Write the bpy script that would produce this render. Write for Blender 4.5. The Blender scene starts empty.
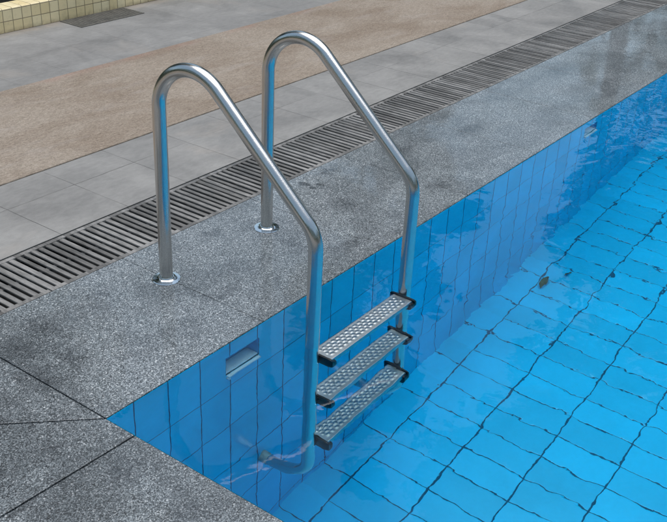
import bpy, bmesh, math, random
from mathutils import Vector, Matrix
random.seed(7)
S = bpy.context.scene
COL = S.collection
rad = math.radians

# ------------------------------------------------------------------ helpers
def link(name, bm, mat=None, parent=None, smooth=False, angle=None):
    me = bpy.data.meshes.new(name)
    bmesh.ops.recalc_face_normals(bm, faces=bm.faces[:])
    bm.to_mesh(me); bm.free()
    if mat is not None:
        for m in (mat if isinstance(mat, (list, tuple)) else [mat]): me.materials.append(m)
    if smooth:
        for p in me.polygons: p.use_smooth = True
        if angle is not None:
            me.set_sharp_from_angle(angle=rad(angle))
    o = bpy.data.objects.new(name, me); COL.objects.link(o)
    if parent: o.parent = parent
    return o

def tag(o, label, cat, group=None):
    o['label'] = label; o['category'] = cat
    if group: o['group'] = group
    return o

def empty(name, loc=(0, 0, 0)):
    o = bpy.data.objects.new(name, None); COL.objects.link(o); o.location = loc
    o.empty_display_size = .05
    return o

def structure(o, kind='structure'):
    o['kind'] = kind; return o

def box(bm, x0, y0, z0, x1, y1, z1, bev=0, seg=2):
    r = bmesh.ops.create_cube(bm, size=1)
    for v in r['verts']:
        v.co = Vector((x0+(v.co.x+.5)*(x1-x0), y0+(v.co.y+.5)*(y1-y0), z0+(v.co.z+.5)*(z1-z0)))
    if bev:
        es = list({e for v in r['verts'] for e in v.link_edges})
        bmesh.ops.bevel(bm, geom=es, offset=bev, segments=seg, affect='EDGES', profile=.5)

def prism(bm, pts, z0, z1, bev=0):
    lo = [bm.verts.new((x, y, z0)) for x, y in pts]; hi = [bm.verts.new((x, y, z1)) for x, y in pts]
    n = len(pts)
    bm.faces.new(lo[::-1]); top = bm.faces.new(hi)
    for i in range(n): bm.faces.new((lo[i], lo[(i+1) % n], hi[(i+1) % n], hi[i]))
    if bev:
        bmesh.ops.bevel(bm, geom=list(top.edges), offset=bev, segments=2, affect='EDGES', profile=.5)

def quad(bm, a, b, c, d):
    bm.faces.new([bm.verts.new(p) for p in (a, b, c, d)])

def lathe(bm, prof, n=48, c=(0, 0, 0)):
    rings = []
    for r, z in prof:
        if r < 1e-6: rings.append([bm.verts.new((c[0], c[1], c[2]+z))])
        else: rings.append([bm.verts.new((c[0]+r*math.cos(2*math.pi*i/n), c[1]+r*math.sin(2*math.pi*i/n), c[2]+z)) for i in range(n)])
    for a, b in zip(rings, rings[1:]):
        if len(a) == 1 and len(b) == 1: continue
        for i in range(n):
            j = (i+1) % n
            if len(a) == 1: bm.faces.new((a[0], b[i], b[j]))
            elif len(b) == 1: bm.faces.new((a[i], b[0], a[j]))
            else: bm.faces.new((a[i], b[i], b[j], a[j]))

def sweep(bm, pts, r, n=36, cap=True):
    """tube along a path in the YZ plane (x constant)"""
    rings = []
    for i, p in enumerate(pts):
        a = pts[max(0, i-1)]; b = pts[min(len(pts)-1, i+1)]
        t = (Vector(b)-Vector(a)).normalized()
        u = Vector((1, 0, 0)); v = t.cross(u).normalized()
        rings.append([bm.verts.new(Vector(p)+u*r*math.cos(2*math.pi*k/n)+v*r*math.sin(2*math.pi*k/n)) for k in range(n)])
    for A, B in zip(rings, rings[1:]):
        for k in range(n): bm.faces.new((A[k], A[(k+1) % n], B[(k+1) % n], B[k]))
    if cap: bm.faces.new(rings[0]); bm.faces.new(rings[-1][::-1])

def fillet(P, R, n=20):
    out = [Vector(P[0])]
    for i in range(1, len(P)-1):
        a, b, c = Vector(P[i-1]), Vector(P[i]), Vector(P[i+1])
        d1 = (a-b).normalized(); d2 = (c-b).normalized()
        ang = d1.angle(d2); t = R[i-1]/math.tan(ang/2)
        s = b+d1*t; e = b+d2*t
        bis = (d1+d2).normalized(); ctr = b+bis*(R[i-1]/math.sin(ang/2))
        v1 = s-ctr; v2 = e-ctr; tot = v1.angle(v2)
        for k in range(n+1):
            f = k/n
            out.append(ctr+(v1*math.sin((1-f)*tot)+v2*math.sin(f*tot))/math.sin(tot))
    out.append(Vector(P[-1]))
    # subdivide long runs
    res = [out[0]]
    for a, b in zip(out, out[1:]):
        m = max(1, int((b-a).length/.06))
        for k in range(1, m+1): res.append(a.lerp(b, k/m))
    return res

# ------------------------------------------------------------------ node helpers
class N:
    def __init__(s, name):
        s.m = bpy.data.materials.new(name); s.m.use_nodes = True
        s.t = s.m.node_tree; s.t.nodes.clear()
        s.out = s.t.nodes.new('ShaderNodeOutputMaterial')
    def n(s, typ, **kw):
        x = s.t.nodes.new('ShaderNode'+typ)
        for k, v in kw.items(): setattr(x, k, v)
        return x
    def put(s, sock, v):
        if v is None: return
        if isinstance(v, bpy.types.NodeSocket): s.t.links.new(v, sock)
        else:
            if isinstance(v, (tuple, list)) and len(v) == 3 and sock.type == 'RGBA': v = (*v, 1)
            sock.default_value = v
    def math(s, op, a, b=None, c=None, clamp=False):
        x = s.n('Math', operation=op, use_clamp=clamp)
        for i, v in enumerate((a, b, c)): s.put(x.inputs[i], v)
        return x.outputs[0]
    def pos(s): return s.n('NewGeometry').outputs['Position']
    def sep(s, v):
        x = s.n('SeparateXYZ'); s.put(x.inputs[0], v); return x.outputs
    def comb(s, x, y, z=0.0):
        c = s.n('CombineXYZ'); s.put(c.inputs[0], x); s.put(c.inputs[1], y); s.put(c.inputs[2], z); return c.outputs[0]
    def scale(s, v, xyz, loc=(0, 0, 0)):
        m = s.n('Mapping'); s.put(m.inputs[0], v); m.inputs['Scale'].default_value = xyz; m.inputs['Location'].default_value = loc; return m.outputs[0]
    def noise(s, v, sc, det=2, rough=.5, dist=0.0):
        x = s.n('TexNoise'); s.put(x.inputs['Vector'], v); x.inputs['Scale'].default_value = sc
        x.inputs['Detail'].default_value = det; x.inputs['Roughness'].default_value = rough; x.inputs['Distortion'].default_value = dist
        return x.outputs['Fac']
    def voro(s, v, sc, feature='F1', out='Distance', rnd=1.0):
        x = s.n('TexVoronoi', feature=feature); s.put(x.inputs['Vector'], v); x.inputs['Scale'].default_value = sc
        x.inputs['Randomness'].default_value = rnd
        return x.outputs[out]
    def white(s, v):
        x = s.n('TexWhiteNoise', noise_dimensions='3D'); s.put(x.inputs['Vector'], v); return x.outputs['Value']
    def ramp(s, f, stops, interp='LINEAR'):
        x = s.n('ValToRGB'); s.put(x.inputs[0], f); cr = x.color_ramp; cr.interpolation = interp
        while len(cr.elements) > 1: cr.elements.remove(cr.elements[0])
        cr.elements[0].position = stops[0][0]; cr.elements[0].color = s.c4(stops[0][1])
        for p, c in stops[1:]:
            e = cr.elements.new(p); e.color = s.c4(c)
        return x.outputs[0]
    def c4(s, c): return (c, c, c, 1) if isinstance(c, (int, float)) else (*c, 1)
    def mapr(s, f, a, b, c=0.0, d=1.0, smooth=False):
        x = s.n('MapRange', interpolation_type='SMOOTHSTEP' if smooth else 'LINEAR'); x.clamp = True
        s.put(x.inputs[0], f)
        for i, v in zip((1, 2, 3, 4), (a, b, c, d)): s.put(x.inputs[i], v)
        return x.outputs[0]
    def mix(s, f, a, b, mode='MIX'):
        x = s.n('Mix', data_type='RGBA', blend_type=mode); x.clamp_factor = True
        s.put(x.inputs[0], f); s.put(x.inputs[6], a); s.put(x.inputs[7], b); return x.outputs[2]
    def bump(s, h, dist, strength=1.0, normal=None):
        x = s.n('Bump'); s.put(x.inputs['Height'], h); x.inputs['Distance'].default_value = dist; s.put(x.inputs['Strength'], strength)
        if normal is not None: s.put(x.inputs['Normal'], normal)
        return x.outputs[0]
    def princ(s, color, rough, **kw):
        b = s.n('BsdfPrincipled'); s.put(b.inputs['Base Color'], color); s.put(b.inputs['Roughness'], rough)
        for k, v in kw.items(): s.put(b.inputs[k.replace('_', ' ')], v)
        s.t.links.new(b.outputs[0], s.out.inputs[0]); return b
    def line(s, u, period, width, off=0.0):
        """1 on a joint repeated every `period`; distance to nearest joint < width"""
        a = s.math('SUBTRACT', u, off); a = s.math('DIVIDE', a, period)
        fr = s.math('FRACT', a); d = s.math('MINIMUM', fr, s.math('SUBTRACT', 1.0, fr)); d = s.math('MULTIPLY', d, period)
        return d

# ------------------------------------------------------------------ measured layout
W = -.0045            # water level
PX1, PY1 = 10.0, -5.5
COP = .617           # coping width
GR0, GR1 = .617, .903
PAV1 = 1.402
BR1 = 2.33
YW = 3.19
FL0, FLS = -1.345, .045     # pool floor height at x=0 and its gentle rise along x
def floor_z(x): return FL0+FLS*min(max(x, 0), 4.0)

# ------------------------------------------------------------------ materials
def mat_granite():
    m = N('grey_granite'); p = m.pos(); X = m.sep(p)
    warp = m.scale(p, (1, 1, 1))
    c1 = m.voro(warp, 380, out='Color'); g1 = m.sep(c1)[0]
    c2 = m.voro(m.scale(p, (1, 1, 1), (3.1, 1.7, .4)), 640, out='Color'); g2 = m.sep(c2)[0]
    n1 = m.noise(p, 190, 4, .75)
    v = m.math('ADD', m.math('MULTIPLY', g1, .48), m.math('MULTIPLY', g2, .22))
    v = m.math('ADD', v, m.math('MULTIPLY', n1, .42))
    col = m.ramp(v, [(.27, (.015, .018, .021)), (.43, (.072, .084, .091)), (.58, (.174, .199, .214)), (.73, (.302, .340, .358)), (.87, (.74, .76, .77))])
    # pale feldspar flecks
    f = m.voro(m.scale(p, (1, 1, 1), (.3, .9, .1)), 110); fc = m.sep(m.voro(m.scale(p, (1, 1, 1), (.3, .9, .1)), 110, out='Color'))[1]
    fl = m.math('MULTIPLY', m.mapr(f, .34, .22), m.mapr(fc, .90, .93))
    col = m.mix(m.math('MULTIPLY', fl, .85), col, (.78, .80, .80))
    # slab tone
    big = m.noise(p, 1.7, 3, .55, .4)
    sl = m.white(m.comb(m.math('FLOOR', m.math('DIVIDE', X[0], .6215)), m.math('GREATER_THAN', X[1], 0.0), 4.0))
    vs = m.n('VectorMath', operation='SCALE'); m.put(vs.inputs[0], col); m.put(vs.inputs['Scale'], m.mapr(sl, 0, 1, .85, .93)); col = vs.outputs[0]
    col = m.mix(m.mapr(big, .35, .65, .0, .42), col, (.5, .56, .56), 'MULTIPLY')
    # damp, darker patches with a shape of their own; post streaks also paint reflections
    damp = m.mapr(m.noise(m.scale(p, (1, 1.6, 1), (.33, .2, 0)), 3.2, 5, .62, .8), .47, .60, smooth=True)
    leftw = m.mapr(X[0], .14, -.10, 0.0, 1.0, smooth=True)
    spots = None
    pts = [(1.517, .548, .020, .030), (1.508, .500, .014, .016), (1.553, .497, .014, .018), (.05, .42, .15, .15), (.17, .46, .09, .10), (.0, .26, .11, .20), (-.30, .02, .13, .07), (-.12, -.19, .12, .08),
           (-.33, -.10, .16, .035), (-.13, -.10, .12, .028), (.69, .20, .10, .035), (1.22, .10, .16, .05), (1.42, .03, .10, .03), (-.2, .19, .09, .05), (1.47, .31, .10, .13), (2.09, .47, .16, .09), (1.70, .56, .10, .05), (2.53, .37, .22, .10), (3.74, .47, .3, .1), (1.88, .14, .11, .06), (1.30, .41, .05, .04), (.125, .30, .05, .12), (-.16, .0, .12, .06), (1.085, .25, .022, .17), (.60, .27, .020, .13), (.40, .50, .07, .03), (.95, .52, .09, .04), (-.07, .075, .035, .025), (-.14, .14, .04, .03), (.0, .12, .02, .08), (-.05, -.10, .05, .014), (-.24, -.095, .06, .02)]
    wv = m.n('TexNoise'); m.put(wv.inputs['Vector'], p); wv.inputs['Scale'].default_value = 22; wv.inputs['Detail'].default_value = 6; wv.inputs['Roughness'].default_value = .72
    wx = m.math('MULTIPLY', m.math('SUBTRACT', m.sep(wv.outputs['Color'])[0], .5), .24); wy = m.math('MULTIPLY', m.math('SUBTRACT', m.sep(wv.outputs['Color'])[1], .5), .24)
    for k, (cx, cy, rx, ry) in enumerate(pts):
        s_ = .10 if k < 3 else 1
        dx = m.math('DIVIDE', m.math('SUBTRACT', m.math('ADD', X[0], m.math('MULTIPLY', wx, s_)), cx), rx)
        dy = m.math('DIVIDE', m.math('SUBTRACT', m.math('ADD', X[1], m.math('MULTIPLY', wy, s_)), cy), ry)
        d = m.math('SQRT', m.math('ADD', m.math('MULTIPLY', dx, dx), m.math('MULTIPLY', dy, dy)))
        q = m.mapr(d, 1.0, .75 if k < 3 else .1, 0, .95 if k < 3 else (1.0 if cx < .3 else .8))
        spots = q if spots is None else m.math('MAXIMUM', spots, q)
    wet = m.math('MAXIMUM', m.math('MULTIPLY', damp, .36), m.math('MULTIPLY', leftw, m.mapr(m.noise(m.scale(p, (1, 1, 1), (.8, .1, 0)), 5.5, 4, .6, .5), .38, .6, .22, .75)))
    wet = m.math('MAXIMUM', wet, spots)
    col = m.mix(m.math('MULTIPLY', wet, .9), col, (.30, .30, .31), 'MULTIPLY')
    # film of water: smooth coat, broken by dry stone grain
    film = m.mapr(m.noise(m.scale(p, (1, 1.3, 1), (4.2, 1.1, 0)), 2.6, 4, .6, .6), .36, .60, .72, 1.0, smooth=True)
    film = m.math('MAXIMUM', film, m.math('MULTIPLY', wet, .9))
    hb = m.math('ADD', m.math('MULTIPLY', v, .6), m.noise(p, 60, 4, .7))
    nb = m.bump(hb, .0012, .55)
    hw = m.math('ADD', m.noise(p, 45, 3, .55), m.math('MULTIPLY', m.noise(p, 9, 2, .5), 3.0))
    nc = m.bump(hw, .0005, .28)
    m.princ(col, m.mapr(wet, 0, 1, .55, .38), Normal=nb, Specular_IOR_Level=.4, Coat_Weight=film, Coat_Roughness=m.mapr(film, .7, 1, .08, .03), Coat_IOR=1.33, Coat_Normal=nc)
    return m.m

def mat_pavers():
    m = N('grey_paving'); p = m.pos(); X = m.sep(p)
    wv = m.n('TexNoise'); m.put(wv.inputs['Vector'], p); wv.inputs['Scale'].default_value = 14; wv.inputs['Detail'].default_value = 4
    jit = m.math('MULTIPLY', m.math('SUBTRACT', wv.outputs[0], .5), .006)
    lx = m.line(m.math('ADD', X[0], jit), .31, 0, .602)
    ly = m.line(m.math('ADD', X[1], jit), .305, 0, .902)
    # joints silt up here and there
    fade = m.mapr(m.noise(p, 2.3, 3, .6), .38, .56)
    fade2 = m.mapr(m.noise(m.scale(p, (1, 1, 1), (7, 3, 1)), 2.0, 3, .6), .42, .58)
    jx = m.math('MULTIPLY', m.mapr(lx, .0022, .0008), m.mapr(fade, 0, 1, .25, 1)); jy = m.math('MULTIPLY', m.mapr(ly, .0026, .001), m.mapr(fade2, 0, 1, .12, .9))
    j = m.math('MULTIPLY', m.math('MAXIMUM', jx, jy), m.mapr(X[1], 1.8, 2.0, 1.0, .42))
    cell = m.comb(m.math('FLOOR', m.math('DIVIDE', m.math('SUBTRACT', X[0], .602), .31)), m.math('FLOOR', m.math('DIVIDE', m.math('SUBTRACT', X[1], .902), .305)), 1.0)
    tone = m.mapr(m.white(cell), 0, 1, .93, 1.05)
    blot = m.noise(p, 3.2, 6, .62, .5); fine = m.noise(m.scale(p, (.6, 1.3, 1)), 38, 5, .7); grain = m.noise(p, 420, 2, .6)
    k = m.math('ADD', m.mapr(blot, .3, .7, -.055, .045), m.math('ADD', m.mapr(fine, .3, .7, -.03, .025), m.mapr(grain, .3, .7, -.02, .02)))
    k = m.math('ADD', m.math('MULTIPLY', .243, tone), k)
    col = m.comb(m.math('MULTIPLY', k, 1.0), m.math('MULTIPLY', k, .975), m.math('MULTIPLY', k, .925))
    stain = m.mapr(m.noise(m.scale(p, (1, 1, 1), (2, 9, 0)), 5.5, 6, .68, 1.2), .60, .72)
    col = m.mix(m.math('MULTIPLY', stain, .45), col, (.24, .23, .22))
    rust = m.mapr(m.noise(m.scale(p, (1, 1, 1), (5, 5, 0)), 2.2, 5, .6, .6), .58, .7)
    col = m.mix(m.math('MULTIPLY', rust, .22), col, (.38, .33, .28))
    edge = m.math('MULTIPLY', m.mapr(m.math('ABSOLUTE', m.math('SUBTRACT', X[1], YW)), .10, .01), m.mapr(m.noise(p, 9, 4, .6), .3, .6))
    col = m.mix(m.math('MULTIPLY', edge, .55), col, (.42, .35, .28))
    col = m.mix(m.math('MULTIPLY', j, .8), col, (.06, .058, .055))
    h = m.math('SUBTRACT', m.math('ADD', m.math('MULTIPLY', fine, .5), m.math('MULTIPLY', grain, .3)), m.math('MULTIPLY', j, 1.5))
    m.princ(col, m.mapr(blot, .3, .7, .5, .75), Normal=m.bump(h, .0012, .6), Specular_IOR_Level=.4)
    return m.m

def mat_brown():
    m = N('brown_pebble_band'); p = m.pos(); X = m.sep(p)
    streak = m.noise(m.scale(p, (1.0, 7, 1)), 22, 5, .75); g = m.noise(p, 240, 3, .75); b = m.noise(m.scale(p, (.7, 1.5, 1)), 2.1, 5, .6, .6); b2 = m.noise(m.scale(p, (.5, 1.6, 1), (3, 3, 0)), 5, 4, .6)
    pv = m.voro(p, 170, out='Color'); pvs = m.sep(pv)[0]
    k = m.math('ADD', m.math('MULTIPLY', streak, .60), m.math('ADD', m.math('MULTIPLY', g, .36), m.math('MULTIPLY', pvs, .14)))
    col = m.ramp(k, [(.30, (.13, .106, .086)), (.50, (.272, .226, .180)), (.66, (.395, .337, .276)), (.85, (.57, .51, .435))])
    col = m.mix(m.mapr(b, .42, .62, 0, .6), col, (.64, .57, .51), 'MULTIPLY')
    col = m.mix(m.mapr(b2, .55, .75, 0, .22), col, (.47, .44, .42))
    red = m.math('MULTIPLY', m.mapr(m.math('ABSOLUTE', m.math('SUBTRACT', X[1], 2.31)), .06, .0), m.mapr(m.noise(m.scale(p, (1, 1, 1), (1, 0, 0)), 2.0, 4, .6), .45, .62))
    col = m.mix(m.math('MULTIPLY', red, .5), col, (.34, .20, .16))
    dk = m.mapr(m.math('ADD', m.math('ABSOLUTE', m.math('SUBTRACT', X[1], PAV1+.004)), m.math('MULTIPLY', m.noise(p, 22, 4, .7), .012)), .0105, .006)
    col = m.mix(m.math('MULTIPLY', dk, .45), col, (.05, .042, .036))
    m.princ(col, .85, Normal=m.bump(m.math('ADD', k, m.math('MULTIPLY', streak, .4)), .004, .7), Specular_IOR_Level=.25)
    return m.m

def mat_pool(name, axes):
    """glazed blue pool tiles 125 x 250; axes 'floor', 'xz' or 'yz'"""
    m = N(name); p = m.pos(); X = m.sep(p)
    wv = m.n('TexNoise'); m.put(wv.inputs['Vector'], p); wv.inputs['Scale'].default_value = 9; wv.inputs['Detail'].default_value = 3
    jit = m.math('MULTIPLY', m.math('SUBTRACT', wv.outputs[0], .5), .006)
    wid = m.mapr(m.noise(m.scale(p, (1, 1, 1), (2, 5, 1)), 11, 4, .7), .35, .70, .75, 1.7)
    if axes == 'floor':
        first = m.math('GREATER_THAN', X[1], -.125)
        u1 = m.line(m.math('ADD', X[0], jit), .125, 0, .0925); u2 = m.line(m.math('ADD', X[0], jit), .25, 0, .7175)
        du = m.mix(first, m.comb(u1, 0.0), m.comb(u2, 0.0)); du = m.sep(du)[0]
        dv = m.line(m.math('ADD', X[1], jit), .25, 0, -.122)
        cell = m.comb(m.math('FLOOR', m.math('DIVIDE', m.math('SUBTRACT', X[0], .0925), .125)), m.math('FLOOR', m.math('DIVIDE', m.math('ADD', X[1], .122), .25)), 3.0)
        wu, wvw = .0019, .0029
    else:
        a = X[0] if axes == 'xz' else X[1]
        du = m.line(m.math('ADD', a, jit), .125, 0, .0925); dv = m.line(m.math('ADD', X[2], m.math('MULTIPLY', jit, .5)), .25, 0, -.025)
        cell = m.comb(m.math('FLOOR', m.math('DIVIDE', m.math('SUBTRACT', a, .0925), .125)), m.math('FLOOR', m.math('DIVIDE', m.math('ADD', X[2], .025), .25)), 7.0)
        dv = m.math('ADD', dv, m.math('MULTIPLY', m.math('GREATER_THAN', X[2], -.12), 1.0))
        wu, wvw = .0018, .0014
    wu_ = m.math('MULTIPLY', wid, wu); wv_ = m.math('MULTIPLY', wid, wvw)
    gu = m.mapr(m.math('DIVIDE', du, wu_), 1.15, .75); gv = m.mapr(m.math('DIVIDE', dv, wv_), 1.15, .75)
    g = m.math('MAXIMUM', gu, gv)
    w = m.white(cell); tone = m.mapr(w, 0, 1, .87, 1.03)
    cloud = m.noise(p, 2.4, 5, .6, .4); sp = m.noise(p, 55, 4, .65)
    k = m.math('MULTIPLY', tone, m.math('ADD', m.mapr(cloud, .3, .7, .88, 1.07), m.mapr(sp, .3, .7, -.02, .02)))
    vv = m.n('VectorMath', operation='SCALE'); m.put(vv.inputs[0], POOL_COL if axes == 'floor' else (.010, .68, .975)); m.put(vv.inputs['Scale'], k)
    col = vv.outputs[0]
    silt = m.mapr(m.noise(m.scale(p, (1, 1, 1), (1, 8, 2)), 3.1, 6, .65, .7), .60, .75)
    col = m.mix(m.math('MULTIPLY', silt, .16), col, (.12, .50, .70))
    col = m.mix(m.math('MULTIPLY', g, .9), col, (.006, .05, .105))
    h = m.math('SUBTRACT', m.math('MULTIPLY', sp, .1), m.math('MAXIMUM', m.mapr(du, .004, .001), m.mapr(dv, .004, .001)))
    m.princ(col, m.mapr(g, 0, 1, .25, .8), Normal=m.bump(h, .0012, .6))
    return m.m
POOL_COL = (.010, .625, .975)

def mat_water():
    m = N('pool_water'); p = m.pos()
    a = m.noise(m.scale(p, (1, 1.25, 1)), 5.5, 2, .5, .3)
    b = m.noise(m.scale(p, (1.2, 1, 1), (3, 1, 0)), 16, 2, .5, .5)
    c = m.noise(m.scale(p, (1, 1, 1), (8, 1, 0)), 42, 2, .5, .4)
    h = m.math('ADD', m.math('MULTIPLY', a, 1.0), m.math('ADD', m.math('MULTIPLY', b, .135), m.math('MULTIPLY', c, .026)))
    # calmer in the corner by the deck, livelier farther out
    X = m.sep(p); amp = m.mapr(m.math('SUBTRACT', X[0], m.math('MULTIPLY', X[1], .5)), .1, 2.6, .42, .85)
    nb = m.bump(h, .0036, amp)
    fr = m.n('Fresnel'); fr.inputs['IOR'].default_value = 1.333; m.put(fr.inputs['Normal'], nb)
    gl = m.n('BsdfGlossy'); gl.inputs['Roughness'].default_value = 0.0; m.put(gl.inputs['Normal'], nb); gl.inputs['Color'].default_value = (1, 1, 1, 1)
    rf = m.n('BsdfRefraction'); rf.inputs['Color'].default_value = (1, 1, 1, 1); rf.inputs['IOR'].default_value = 1.333; rf.inputs['Roughness'].default_value = 0.0
    m.put(rf.inputs['Normal'], nb)
    mx = m.n('MixShader'); m.put(mx.inputs[0], fr.outputs[0]); m.put(mx.inputs[1], rf.outputs[0]); m.put(mx.inputs[2], gl.outputs[0])
    m.t.links.new(mx.outputs[0], m.out.inputs[0])
    va = m.n('VolumeAbsorption'); va.inputs['Color'].default_value = (.30, .88, .97, 1); va.inputs['Density'].default_value = .42
    m.t.links.new(va.outputs[0], m.out.inputs['Volume'])
    return m.m

def mat_steel(name, col, r0, r1, brush=True, water_marks=True):
    m = N(name); p = m.pos()
    n = m.noise(m.scale(p, (1, 1, .12)), 380, 3, .6); s = m.noise(p, 14, 5, .65); sp = m.voro(p, 190)
    rgh = m.mapr(s, .3, .7, r0, r1)
    c = m.mix(m.mapr(s, .5, .75, 0, .25), col, tuple(x*.72 for x in col))
    c = m.mix(m.math('MULTIPLY', m.mapr(sp, .12, .05), m.mapr(m.noise(p, 22, 2), .52, .6)), c, tuple(x*.55 for x in col)) if water_marks else c
    h = m.math('ADD', m.math('MULTIPLY', n, 1.0 if brush else .2), m.math('MULTIPLY', s, .6))
    m.princ(c, rgh, Metallic=1.0, Normal=m.bump(h, .0004, .35))
    return m.m

def mat_plain(name, col, rough, var=.12, scale=30, bump=.0005, **kw):
    m = N(name); p = m.pos(); n = m.noise(p, scale, 5, .65); b = m.noise(p, scale*.15, 3, .6)
    f = m.math('ADD', m.math('MULTIPLY', n, .6), m.math('MULTIPLY', b, .4))
    c = m.mix(m.mapr(f, .35, .65), tuple(x*(1-var) for x in col), tuple(min(1, x*(1+var)) for x in col))
    m.princ(c, rough, Normal=m.bump(n, bump, .7), **kw); return m.m

def mat_grate():
    m = N('weathered_grate_plastic'); p = m.pos(); X = m.sep(p)
    idx = m.comb(m.math('FLOOR', m.math('DIVIDE', m.math('SUBTRACT', X[0], .0055), SLP)), 0.0, 2.0)
    w = m.white(idx)
    n = m.noise(m.scale(p, (1, .18, 1)), 90, 5, .7); b = m.noise(p, 5, 4, .6)
    k = m.math('ADD', m.math('MULTIPLY', n, .55), m.math('ADD', m.math('MULTIPLY', w, .25), m.math('MULTIPLY', b, .35)))
    col = m.ramp(k, [(.32, (.055, .052, .048)), (.56, (.140, .135, .127)), (.82, (.33, .32, .305))])
    m.princ(col, m.mapr(n, .3, .7, .32, .6), Normal=m.bump(n, .0012, .6), Specular_IOR_Level=.5); return m.m
SLP = .0297

def mat_yellow():
    m = N('cream_yellow_tile'); p = m.pos(); X = m.sep(p)
    lx = m.line(X[0], .0665, 0, .006); lz = m.line(X[2], .065, 0, 0.0)
    vertical = m.math('LESS_THAN', X[2], .139)
    g = m.math('MAXIMUM', m.mapr(lx, .0026, .0014), m.math('MULTIPLY', vertical, m.mapr(lz, .0026, .0014)))
    cell = m.comb(m.math('FLOOR', m.math('DIVIDE', m.math('SUBTRACT', X[0], .006), .0665)), m.math('FLOOR', m.math('DIVIDE', X[2], .065)), 5.0)
    w = m.white(cell); n = m.noise(p, 18, 5, .65)
    col = m.mix(w, (.88, .71, .39), (.94, .80, .50)); col = m.mix(m.mapr(n, .5, .75, 0, .4), col, (.50, .40, .22))
    col = m.mix(m.math('MULTIPLY', g, .85), col, (.17, .13, .085))
    dirt = m.math('MULTIPLY', m.mapr(X[2], .03, .0), m.mapr(n, .3, .6)); col = m.mix(m.math('MULTIPLY', dirt, .6), col, (.22, .17, .11))
    m.princ(col, m.mapr(n, .3, .7, .25, .5), Normal=m.bump(m.math('SUBTRACT', m.math('MULTIPLY', n, .2), g), .0015, .7)); return m.m

def mat_leaf(name, a, b):
    m = N(name); oi = m.n('NewGeometry').outputs['Random Per Island']
    c = m.mix(oi, a, b); m.princ(c, .5, Specular_IOR_Level=.4); return m.m

M_gran = mat_granite(); M_pav = mat_pavers(); M_brown = mat_brown()
M_pf = mat_pool('pool_floor_tile', 'floor'); M_px = mat_pool('pool_wall_tile_long', 'xz'); M_py = mat_pool('pool_wall_tile_short', 'yz')
M_water = mat_water()
M_steel = mat_steel('brushed_stainless_steel', (.60, .585, .56), .15, .25)
M_chrome = mat_steel('polished_chrome', (.86, .86, .85), .10, .18, brush=False)
M_tread = mat_steel('embossed_steel_tread', (.44, .46, .46), .32, .46, brush=False)
M_black = mat_plain('black_plastic', (.012, .012, .014), .38, .3, 60)
M_rub = mat_plain('aged_rubber_foot', (.30, .36, .36), .7, .35, 60)
M_grate = mat_grate()
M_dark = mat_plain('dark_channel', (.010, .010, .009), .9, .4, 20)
M_yel = mat_yellow()
M_soil = mat_plain('dark_soil', (.018, .014, .010), .95, .5, 45, .01)
M_niche = mat_plain('pale_inlet_plastic', (.48, .78, .86), .45, .10, 40)
M_nicheb = mat_plain('blue_inlet_side', (.010, .50, .82), .4, .15, 40)
M_ground = mat_plain('outer_paving', (.27, .27, .265), .8, .12, 8, .002)
M_drain = mat_plain('old_iron_drain', (.115, .108, .092), .55, .45, 70, .001)
M_leafd = mat_plain('dead_leaf', (.07, .08, .025), .7, .6, 60)
M_bark = mat_plain('tree_bark', (.09, .07, .05), .9, .4, 18, .02)
M_crown = mat_leaf('tree_leaves', (.022, .045, .012), (.075, .12, .03))
M_hedge = mat_leaf('hedge_leaves', (.015, .035, .010), (.045, .085, .02))

# ------------------------------------------------------------------ ground and paving
def ring(bm, x0, y0, x1, y1, X0, Y0, X1, Y1, z):
    quad(bm, (X0, Y0, z), (X1, Y0, z), (X1, y0, z), (X0, y0, z))
    quad(bm, (X0, y1, z), (X1, y1, z), (X1, Y1, z), (X0, Y1, z))
    quad(bm, (X0, y0, z), (x0, y0, z), (x0, y1, z), (X0, y1, z))
    quad(bm, (x1, y0, z), (X1, y0, z), (X1, y1, z), (x1, y1, z))
bm = bmesh.new(); ring(bm, -.60, PY1-.60, PX1+.60, .95, -400, -400, 400, 400, -.09)
structure(link('ground', bm, M_ground))

GX0, GX1 = -.617, 9.833         # grate run (11 sections of .95)
bm = bmesh.new()
def slab_gap(pts, z0=-.030, z1=0.0, g=.0009, bev=.0014):
    c = Vector((sum(p[0] for p in pts)/len(pts), sum(p[1] for p in pts)/len(pts)))
    # inset every edge by the half joint width
    n = len(pts); out = []
    area = sum(pts[i][0]*pts[(i+1) % n][1]-pts[(i+1) % n][0]*pts[i][1] for i in range(n))
    P = [Vector(p) for p in (pts if area > 0 else pts[::-1])]
    for i in range(n):
        a, b, c2 = P[i-1], P[i], P[(i+1) % n]
        n1 = Vector((-(b-a).y, (b-a).x)).normalized(); n2 = Vector((-(c2-b).y, (c2-b).x)).normalized()
        k = 1/(1+n1.dot(n2)); out.append(b+(n1+n2)*k*g)
    prism(bm, [(v.x, v.y) for v in out], z0, z1, bev)
xs = [.619, 1.268, 1.865, 2.487, 3.108]
while xs[-1] < PX1: xs.append(xs[-1]+.6215)
xs = [0.0]+xs
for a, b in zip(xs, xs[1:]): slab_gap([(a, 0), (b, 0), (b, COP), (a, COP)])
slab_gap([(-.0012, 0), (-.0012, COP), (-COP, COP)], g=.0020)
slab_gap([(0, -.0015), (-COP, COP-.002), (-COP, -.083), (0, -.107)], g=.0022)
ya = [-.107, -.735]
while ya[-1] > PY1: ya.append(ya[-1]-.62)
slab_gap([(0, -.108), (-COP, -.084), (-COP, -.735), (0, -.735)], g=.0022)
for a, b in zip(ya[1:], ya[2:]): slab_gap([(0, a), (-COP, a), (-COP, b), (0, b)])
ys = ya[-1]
x = -COP
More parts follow.
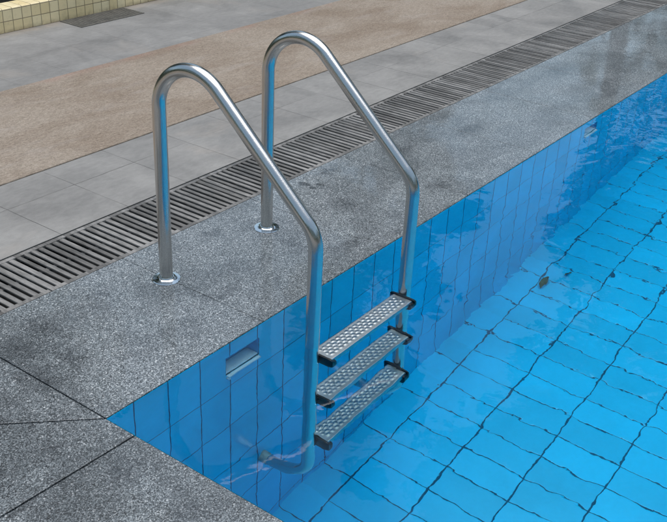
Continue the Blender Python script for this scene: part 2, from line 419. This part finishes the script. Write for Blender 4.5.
while x < PX1+.6: slab_gap([(x, PY1), (x+.62, PY1), (x+.62, PY1-.6), (x, PY1-.6)] if x > 0 else [(x, ys), (0, ys), (0, ys-.6), (x, ys-.6)]); x += .62 if x > 0 else .617
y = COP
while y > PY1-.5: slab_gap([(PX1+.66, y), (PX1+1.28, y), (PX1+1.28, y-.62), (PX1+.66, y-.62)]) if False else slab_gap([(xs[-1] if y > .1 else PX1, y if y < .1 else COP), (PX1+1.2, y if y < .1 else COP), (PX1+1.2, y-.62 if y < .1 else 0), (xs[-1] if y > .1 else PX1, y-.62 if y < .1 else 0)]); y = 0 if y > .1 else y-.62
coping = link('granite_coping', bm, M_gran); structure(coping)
# mortar bed that closes the joints
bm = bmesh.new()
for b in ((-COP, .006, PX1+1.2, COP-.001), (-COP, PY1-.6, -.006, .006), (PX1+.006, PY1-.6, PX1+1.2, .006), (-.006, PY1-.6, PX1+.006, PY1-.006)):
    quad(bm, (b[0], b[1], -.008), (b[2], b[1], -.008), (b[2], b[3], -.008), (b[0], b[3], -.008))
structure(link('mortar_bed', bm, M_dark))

# drain channel under the grates
bm = bmesh.new()
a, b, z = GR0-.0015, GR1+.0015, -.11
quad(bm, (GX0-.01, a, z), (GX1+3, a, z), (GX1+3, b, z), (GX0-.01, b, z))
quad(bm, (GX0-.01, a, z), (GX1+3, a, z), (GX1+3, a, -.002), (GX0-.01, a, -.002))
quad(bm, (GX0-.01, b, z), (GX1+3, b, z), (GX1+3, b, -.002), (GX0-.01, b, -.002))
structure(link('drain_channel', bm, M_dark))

def strip(name, x0, y0, x1, y1, z, mat, th=.04, bev=.001):
    bm = bmesh.new(); box(bm, x0, y0, z-th, x1, y1, z); return structure(link(name, bm, mat))
strip('pavement', -30, GR1+.0035, 40, PAV1, .0, M_pav)
bm = bmesh.new(); box(bm, -30, PAV1+.002, -.04, 40, BR1, .003, .0015, 1); structure(link('pebble_path', bm, M_brown))
strip('pavement', -30, BR1+.002, 40, YW+.02, .0, M_pav)
strip('pavement', -30, -30, -COP-.004, GR1+.001, .0, M_pav)
strip('pavement', -COP-.002, -30, 40, PY1-.62, .0, M_pav)
strip('pavement', PX1+1.204, PY1-.615, 40, GR1+.001, .0, M_pav)

# ------------------------------------------------------------------ grates: one liftable section each
def grate(x0, x1):
    root = empty('drain_grate', ((x0+x1)/2, (GR0+GR1)/2, 0)); ox, oy = root.location.x, root.location.y
    zt = -.001
    bm = bmesh.new(); rnd = random.Random(int(x0*1000))
    lo, hi = x0+.0025-ox, x1-.0025-ox; ya_, yb_ = GR0+.003-oy, GR1-.002-oy; fw = .017
    box(bm, lo, ya_, -.026, hi, ya_+fw, zt, .0015); box(bm, lo, yb_-fw, -.026, hi, yb_, zt, .0015)
    link('frame', bm, M_grate, root)
    bm = bmesh.new()
    n = int(round((x1-x0)/SLP)); p = (x1-x0)/n
    for i in range(n):
        c = lo+p*(i+.5)-.0025; hw = p*.31+rnd.uniform(-.0008, .0008); t = rnd.uniform(-.0012, .0003)
        if i in (0, n-1): hw = p*.36
        box(bm, c-hw, ya_+fw-.002, -.011, c+hw, yb_-fw+.002, zt-.0012+t, .0034, 2)
    # cross bar beneath the slats
    box(bm, lo, -.008, -.034, hi, .008, -.0125)
    link('slats', bm, M_grate, root, True, 30)
    return root
gl = ['slotted drain grate section at far left edge behind the granite corner',
      'slotted drain grate section behind the nearer handrail post',
      'slotted drain grate section behind the farther handrail post',
      'slotted drain grate section seen through and right of the farther handrail',
      'slotted drain grate section right of the middle, fourth from the left edge of the photo',
      'slotted drain grate section level with the distant wall inlet, fifth from the left edge',
      'slotted drain grate section at the top right corner of the photo']
G0 = .33-.95
for i in range(9):
    x0 = G0+.95*i
    if i == 0: continue
    g = grate(x0, x0+.95)
    k = i-1
    tag(g, gl[k] if k < 7 else 'slotted drain grate section beyond the top right corner', 'drain grate', 'drain grates along the coping')
g = grate(G0, G0+.95); tag(g, gl[0], 'drain grate', 'drain grates along the coping')

# ------------------------------------------------------------------ pool basin with inlet openings
NI = [(.449, .599), (3.010, 3.160)]; NZ0, NZ1 = -.196, -.088; ND = .048
def wall_strip(bm, xa, xb, za, zb, y=-.0012, d=.0):
    quad(bm, (xa, y, za), (xb, y, za), (xb, y, zb), (xa, y, zb))
bm = bmesh.new(); xc = 0.0; zt = -.0028
for a, b in NI:
    wall_strip(bm, xc, a, -1.5, zt); wall_strip(bm, a, b, NZ1, zt); wall_strip(bm, a, b, -1.5, NZ0); xc = b
wall_strip(bm, xc, PX1, -1.5, zt)
structure(link('pool_wall', bm, M_px))
bm = bmesh.new(); wall_strip(bm, 0, PX1, -1.5, zt, PY1); structure(link('pool_wall', bm, M_px))
bm = bmesh.new()
for x in (.0012, PX1): quad(bm, (x, PY1, -1.5), (x, -.0012, -1.5), (x, -.0012, zt), (x, PY1, zt))
structure(link('pool_wall', bm, M_py))
bm = bmesh.new(); fx = [-.05, 0, 4.0, PX1+.05]
for a, b in zip(fx, fx[1:]): quad(bm, (a, PY1-.05, floor_z(a)), (b, PY1-.05, floor_z(b)), (b, .05, floor_z(b)), (a, .05, floor_z(a)))
structure(link('pool_floor', bm, M_pf))
# water body, closed, reaching a little behind the tiles
bm = bmesh.new(); box(bm, -.012, PY1-.012, -1.6, PX1+.012, .0125+.09, W)
wobj = structure(link('water', bm, M_water))

# inlet fittings in the wall
def inlet(a, b):
    root = empty('wall_inlet', ((a+b)/2, .003, NZ0)); o = Vector(root.location)
    def L(bm): 
        for v in bm.verts: v.co -= o
        return bm
    bm = bmesh.new(); t = .0015; y0 = -.0008
    quad(bm, (b-t, y0, NZ0), (b-t, ND, NZ0), (b-t, ND, NZ1), (b-t, y0, NZ1))
    quad(bm, (a+t, y0, NZ0), (a+t, ND, NZ0), (a+t, ND, NZ1), (a+t, y0, NZ1))
    quad(bm, (a+t, y0, NZ1-t), (b-t, y0, NZ1-t), (b-t, ND, NZ1-t), (a+t, ND, NZ1-t))
    quad(bm, (a+t, ND, NZ0), (b-t, ND, NZ0), (b-t, ND, NZ1), (a+t, ND, NZ1))
    link('recess', L(bm), M_nicheb, root)
    bm = bmesh.new(); box(bm, a+.003, .002, NZ0+.001, b-.003, ND-.002, NZ0+.007, .001, 1)
    link('sill_tray', L(bm), M_niche, root)
    bm = bmesh.new(); box(bm, a+.004, -.012, NZ0-.012, b-.002, .0015, NZ0-.003, .002, 2)
    box(bm, a+.001, -.012, NZ0-.022, a+.011, .0015, NZ0-.0125, .002, 2)
    link('lip', L(bm), M_niche, root)
    return root
tag(inlet(*NI[0]), 'rectangular pale inlet slot in the blue tiled wall just left of the ladder', 'wall inlet', 'wall inlets below the coping')
tag(inlet(*NI[1]), 'small distant inlet slot in the blue tiled wall near the upper right', 'wall inlet', 'wall inlets below the coping')

# ------------------------------------------------------------------ ladder
TR = .0212
lad = empty('pool_ladder', (.865, .405, 0)); LO = Vector(lad.location)
tag(lad, 'stainless steel pool ladder with two arched handrails and three submerged treads', 'pool ladder')
def lo(bm):
    for v in bm.verts: v.co -= LO
    return bm
P = [(0, .405, .002), (0, .405, .8945), (0, -.19, .353), (0, -.19, -.848), (0, -.004, -.866)]
path = fillet(P, [.140, .11, .135], 26)
for rx in (.615, 1.115):
    bm = bmesh.new(); sweep(bm, [(rx, p.y, p.z) for p in path[:-1]] + [(rx, .012-.032, -.8643)], TR)
    rail = link('handrail', lo(bm), M_steel, lad, True, 50)
    # wall foot
    bm = bmesh.new(); sweep(bm, [(rx, -.034, -.863), (rx, -.032, -.8632), (rx, -.002, -.866)], TR+.0012, 28)
    link('wall_foot', lo(bm), M_rub, rail, True, 50)
    # base flange
    bm = bmesh.new()
    lathe(bm, [(.0216, .0), (.0456, .0), (.0460, .0016), (.0445, .0034), (.036, .0046), (.0275, .0056), (.0252, .0072), (.0245, .0100), (.0234, .0114), (.0216, .0116)], 56, (rx, .405, .0004))
    link('base_flange', lo(bm), M_chrome, rail, True, 40)
SZ = [-.088, -.347, -.606]
# tread: folded steel with embossed ovals
def tread_mesh(bm, xa, xb, ya, yb, z):
    nx, ny = 190, 32
    def h(x, y):
        u = (x-xa-.018); v = (y-ya-.010)
        if u < 0 or x > xb-.018 or v < 0 or y > yb-.008: return 0
        row = int(v/.0128); 
        if row > 3: return 0
        uu = (u+(.01125 if row % 2 else 0)) % .0225-.01125; vv = v-(row+.5)*.0128
        d = (uu/.0088)**2+(vv/.0052)**2
        return .0016*max(0, 1-d)**.6
    V = [[None]*(ny+1) for _ in range(nx+1)]
    for i in range(nx+1):
        for j in range(ny+1):
            x = xa+(xb-xa)*i/nx; y = ya+(yb-ya)*j/ny
            V[i][j] = bm.verts.new((x, y, z+h(x, y)))
    for i in range(nx):
        for j in range(ny): bm.faces.new((V[i][j], V[i+1][j], V[i+1][j+1], V[i][j+1]))
    # rolled edges down both long sides
    for j, sgn in ((0, -1), (ny, 1)):
        prev = [V[i][j] for i in range(nx+1)]
        for dy, dz in ((.0015, -.0005), (.0026, -.002), (.003, -.004), (.003, -.022), (.0018, -.022), (.0018, -.004)):
            cur = [bm.verts.new((xa+(xb-xa)*i/nx, (ya if sgn < 0 else yb)+sgn*dy, z+dz)) for i in range(nx+1)]
            for i in range(nx): bm.faces.new((prev[i], prev[i+1], cur[i+1], cur[i]))
            prev = cur
YA, YB = -.238, -.168
for z in SZ:
    bm = bmesh.new(); tread_mesh(bm, .6445, 1.0855, YA, YB, z)
    tr = link('tread', lo(bm), M_tread, lad, True, 45)
    for sx, xa, xb in ((1, .6365, .668), (-1, 1.062, 1.0935)):
        bm = bmesh.new()
        # end cap: rounded block under the tread with an upright cheek against the tube
        def outline(y0, y1, z0, z1, r):
            pts = []
            for (cy, cz, a0) in ((y1-r, z1-r*.45, 0), (y0+r, z1-r*.45, 90)):
                for k in range(7):
                    t = rad(a0+k*15); pts.append((cy+r*math.cos(t), cz+r*.45*math.sin(t)))
            for (cy, cz, a0) in ((y0+r, z0+r, 180), (y1-r, z0+r, 270)):
                for k in range(7):
                    t = rad(a0+k*15); pts.append((cy+r*math.cos(t), cz+r*math.sin(t)))
            return pts
        def ext(pts, x0, x1, sh=.0):
            A = [bm.verts.new((x0, y, zz)) for y, zz in pts]; B = [bm.verts.new((x1, y, zz)) for y, zz in pts]; n = len(pts)
            fa = bm.faces.new(A); fb = bm.faces.new(B[::-1])
            for i in range(n): bm.faces.new((A[i], A[(i+1) % n], B[(i+1) % n], B[i]))
            bmesh.ops.bevel(bm, geom=list(fa.edges)+list(fb.edges), offset=.0018, segments=2, affect='EDGES', profile=.5)
        cheek = outline(YA-.013, YB+.016, z-.040, z+.008, .017)
        if sx > 0: ext(cheek, xa-.0005, .6435)
        else: ext(cheek, 1.0865, 1.0945)
        blk = outline(YA-.012, YB+.002, z-.050, z-.0045, .019)
        if sx > 0: ext(blk, .6425, .6590)
        else: ext(blk, 1.066, 1.0875)
        cap = link('end_cap', lo(bm), M_black, tr, True, 35)
    # bolts through each upright
    for rx in (.615, 1.115):
        for sgn in (1, -1):
            bm = bmesh.new(); r = bmesh.ops.create_cone(bm, cap_ends=True, segments=16, radius1=.0062 if sgn > 0 else .0032, radius2=.0045 if sgn > 0 else .0022, depth=.008 if sgn > 0 else .0025)
            M = Matrix.Translation((rx, -.19+sgn*(TR+(.002 if sgn > 0 else 0)), z-.016)) @ Matrix.Rotation(rad(-90*sgn), 4, 'X')
            bmesh.ops.transform(bm, matrix=M, verts=r['verts'])
            link('bolt', lo(bm), M_chrome, tr, True, 40)

# ------------------------------------------------------------------ planter wall, drain by the wall
bm = bmesh.new(); th = .135
wl = empty('planter_wall', (3, YW, 0))
box(bm, -12-3, 0, -.02, 22-3, th, .139, .010, 3)
link('tiled_wall', bm, M_yel, wl)
tag(wl, 'low planter wall of cream yellow square tiles at the top left', 'planter wall')
bm = bmesh.new(); n = 60
V = [[bm.verts.new((-12+34*i/n, YW+th+.001+ (1.9)*j/8, .02+.02*random.random())) for j in range(9)] for i in range(n+1)]
for i in range(n):
    for j in range(8): bm.faces.new((V[i][j], V[i+1][j], V[i+1][j+1], V[i][j+1]))
structure(link('soil', bm, M_soil, smooth=True))

fd = empty('floor_drain', (2.715, 3.083, 0))
bm = bmesh.new(); a, b, c, d = -.255, -.099, .255, .099
box(bm, a, b, .0005, c, b+.012, .0045, .001, 1); box(bm, a, d-.012, .0005, c, d, .0045, .001, 1)
box(bm, a, b+.0122, .0005, a+.012, d-.0122, .0045, .001, 1); box(bm, c-.012, b+.0122, .0005, c, d-.0122, .0045, .001, 1)
link('frame', bm, M_drain, fd)
bm = bmesh.new(); k = 9
for i in range(k):
    y = b+.014+(d-b-.028)*(i+.5)/k; box(bm, a+.013, y-.0058, .001, c-.013, y+.0058, .004, .001, 1)
link('bars', bm, M_drain, fd)
bm = bmesh.new(); quad(bm, (a+.002, b+.002, .0003), (c-.002, b+.002, .0003), (c-.002, d-.002, .0003), (a+.002, d-.002, .0003))
link('pit', bm, M_dark, fd)
tag(fd, 'old rectangular floor drain with long bars at the foot of the yellow wall', 'floor drain')

# ------------------------------------------------------------------ sunken leaf and crumb on the pool floor
def leaf(name, x, y, L_, Wd, ang, curl, lift):
    bm = bmesh.new(); n = 12; rows = []
    for i in range(n+1):
        t = i/n; w = Wd*math.sin(math.pi*min(1, t*.96+.03))**.8*(1+.12*math.sin(9*t)); xx = (t-.5)*L_
        zc = lift+curl*math.sin(math.pi*t)
        rows.append([bm.verts.new((xx, s*w/2, zc+abs(s)*Wd*.25*(1+.4*math.sin(7*t+s)))) for s in (-1, -.5, 0, .5, 1)])
    for A, B in zip(rows, rows[1:]):
        for j in range(4): bm.faces.new((A[j], A[j+1], B[j+1], B[j]))
    o = link(name, bm, M_leafd, smooth=True); so = o.modifiers.new('thick', 'SOLIDIFY'); so.thickness = .0012
    o.location = (x, y, floor_z(x)+.002); o.rotation_euler = (0, 0, rad(ang)); return o
tag(leaf('fallen_leaf', 2.43, -.150, .10, .028, 4, .014, .006), 'curled dead brown leaf lying on the pool floor by the wall', 'leaf')
tag(leaf('fallen_leaf', 2.56, -.205, .035, .014, -30, .006, .004), 'tiny dark leaf scrap on the pool floor beside the larger leaf', 'leaf')

# ------------------------------------------------------------------ greenery beyond the planter (it shows in the reflections)
def leaf_cloud(bm, blobs, count, size, rnd):
    tot = sum(b[3]**2 for b in blobs)
    for (cx, cy, cz, r) in blobs:
        for _ in range(int(count*r*r/tot)):
            while True:
                v = Vector((rnd.uniform(-1, 1), rnd.uniform(-1, 1), rnd.uniform(-1, 1)))
                if .25 < v.length < 1: break
            p = Vector((cx, cy, cz))+Vector((v.x*r, v.y*r, v.z*r*.8))
            a = Vector((rnd.gauss(0, 1), rnd.gauss(0, 1), rnd.gauss(0, .6))).normalized(); b = a.cross(Vector((rnd.gauss(0, 1), rnd.gauss(0, 1), rnd.gauss(0, 1)))).normalized()
            s = size*rnd.uniform(.6, 1.3)
            bm.faces.new([bm.verts.new(q) for q in (p-a*s, p-b*s*.42, p+a*s, p+b*s*.42)])
def tree(x, y, h, spread, seed, label, low):
    rnd = random.Random(seed); root = empty('tree', (x, y, 0)); bm = bmesh.new()
    def limb(a, b, r0, r1, n=10):
        a = Vector(a); b = Vector(b); t = (b-a).normalized(); u = t.orthogonal().normalized(); v = t.cross(u); R = []
        for k in range(5):
            f = k/4; c = a.lerp(b, f)+u*.05*math.sin(f*6+seed)*(f*(1-f)*4)*(b-a).length*.3; r = r0+(r1-r0)*f
            R.append([bm.verts.new(c+u*r*math.cos(6.283*i/n)+v*r*math.sin(6.283*i/n)) for i in range(n)])
        for A, B in zip(R, R[1:]):
            for i in range(n): bm.faces.new((A[i], A[(i+1) % n], B[(i+1) % n], B[i]))
    limb((0, 0, -.1), (.1, 0, h*max(.45, low)), .16, .11); blobs = []
    for k in range(26):
        an = k*2.4+rnd.random(); rr = spread*.85*math.sqrt(rnd.random()); z = h*(low+(.94-low)*(k+.5)/26)
        e = (rr*math.cos(an), rr*math.sin(an), z)
        if k % 2: limb((.1, 0, h*low*rnd.uniform(.93, 1)), e, .07, .015, 7)
        blobs.append((*e, spread*rnd.uniform(.32, .5)))
    link('trunk', bm, M_bark, root, True)
    bm = bmesh.new(); leaf_cloud(bm, blobs, 24000, .13, rnd); link('crown', bm, M_crown, root)
    tag(root, label, 'tree'); return root
TREES = [(13.0, 1.3, 12.0, 2.3, 3, 'leafy tree past the far pool end, mirrored on the right of the water', .25),
         (14.0, -4.6, 12.5, 2.8, 5, 'leafy tree on the far right bank, seen only mirrored in the water', .25),
         (12.0, 6.9, 12.0, 1.5, 8, 'narrow leafy tree behind the planter wall, mirrored in the middle of the water', .15),
         (15.3, 4.3, 15.5, 2.4, 15, 'tallest leafy tree, its high crown mirrored above the bright sky gap', .80),
         (3.4, 9.0, 10.5, 3.0, 12, 'broad leafy tree behind the planter wall, left of all the other mirrored trees', .25)]
for t in TREES: tree(*t)
wb = bmesh.new(); rnd = random.Random(21); blobs = []  # unseen ring of trees, added to darken the surround mirrored by steel and water
for i in range(150):
    an = math.tau*i/150+rnd.uniform(-.02, .02); dd = rnd.uniform(19, 25)
    top = 5.2+1.6*math.sin(an*5+1)+1.2*math.sin(an*11)+(2.5 if math.cos(an-rad(215)) > .2 else 0)
    for k in range(3): blobs.append((3+dd*math.cos(an)+rnd.uniform(-.6, .6), dd*math.sin(an), top*(.18+.34*k)+rnd.uniform(-.4, .4), rnd.uniform(1.2, 1.9)))
leaf_cloud(wb, blobs, 60000, .30, rnd)
structure(link('unseen_woods', wb, M_crown), 'stuff')
hd = bmesh.new(); rnd = random.Random(11)
blobs = [(-6+i*.62, YW+th+.95+rnd.uniform(-.2, .2), .35+rnd.uniform(0, .25), rnd.uniform(.42, .62)) for i in range(36)]
leaf_cloud(hd, blobs, 26000, .055, rnd)
tag(link('hedge', hd, M_hedge), 'dark low hedge growing inside the yellow tiled planter', 'hedge')

# ------------------------------------------------------------------ camera (solved from the vanishing points)
R = [[0.59618644, -0.35413772, 0.7205194], [-0.80173538, -0.30980567, 0.51111724], [0.0422151, -0.88238706, -0.46862668]]
CAMC = [-1.28177, -1.597439, 1.529784]
cam = bpy.data.objects.new('camera', bpy.data.cameras.new('camera')); COL.objects.link(cam)
rx_, up_, bk_ = [R[i][0] for i in range(3)], [-R[i][1] for i in range(3)], [-R[i][2] for i in range(3)]
cam.matrix_world = Matrix(((rx_[0], up_[0], bk_[0], CAMC[0]), (rx_[1], up_[1], bk_[1], CAMC[1]), (rx_[2], up_[2], bk_[2], CAMC[2]), (0, 0, 0, 1)))
cam.data.sensor_width = 36; cam.data.lens = 961.83/667*36; cam.data.clip_end = 1500; cam.data.clip_start = .05
S.camera = cam

# ------------------------------------------------------------------ light: bright overcast
SE, SA = 83, 15      # sun elevation, azimuth (deg from +X towards +Y)
w = bpy.data.worlds.new('World'); S.world = w; w.use_nodes = True; nt = w.node_tree; nt.nodes.clear()
sky = nt.nodes.new('ShaderNodeTexSky'); sky.sky_type = 'NISHITA'; sky.sun_disc = False; sky.sun_elevation = rad(SE); sky.sun_rotation = rad(90-SA)
sky.air_density = 1.2; sky.dust_density = 2.0; sky.ozone_density = 1.0
hs = nt.nodes.new('ShaderNodeHueSaturation'); hs.inputs['Saturation'].default_value = .92; hs.inputs['Hue'].default_value = .482
bg = nt.nodes.new('ShaderNodeBackground'); bg.inputs['Strength'].default_value = .115; wo = nt.nodes.new('ShaderNodeOutputWorld')
nt.links.new(sky.outputs[0], hs.inputs['Color']); nt.links.new(hs.outputs[0], bg.inputs[0]); nt.links.new(bg.outputs[0], wo.inputs[0])
sd = bpy.data.lights.new('sun', 'SUN'); sd.energy = 2.0; sd.angle = rad(66); sd.color = (1, .975, .94)
so = bpy.data.objects.new('sun', sd); COL.objects.link(so)
d = Vector((math.cos(rad(SE))*math.cos(rad(SA)), math.cos(rad(SE))*math.sin(rad(SA)), math.sin(rad(SE))))
so.rotation_euler = d.to_track_quat('Z', 'Y').to_euler(); so.location = (0, 0, 8)
S.view_settings.view_transform = 'Standard'; S.view_settings.look = 'None'; S.view_settings.gamma = 1; S.view_settings.use_curve_mapping = False
S.view_settings.exposure = 0.40
S.cycles.caustics_refractive = True; S.cycles.caustics_reflective = True
S.cycles.max_bounces = 9; S.cycles.transmission_bounces = 8; S.cycles.diffuse_bounces = 3; S.cycles.glossy_bounces = 4
S.cycles.sample_clamp_indirect = 6; S.cycles.use_denoising = True
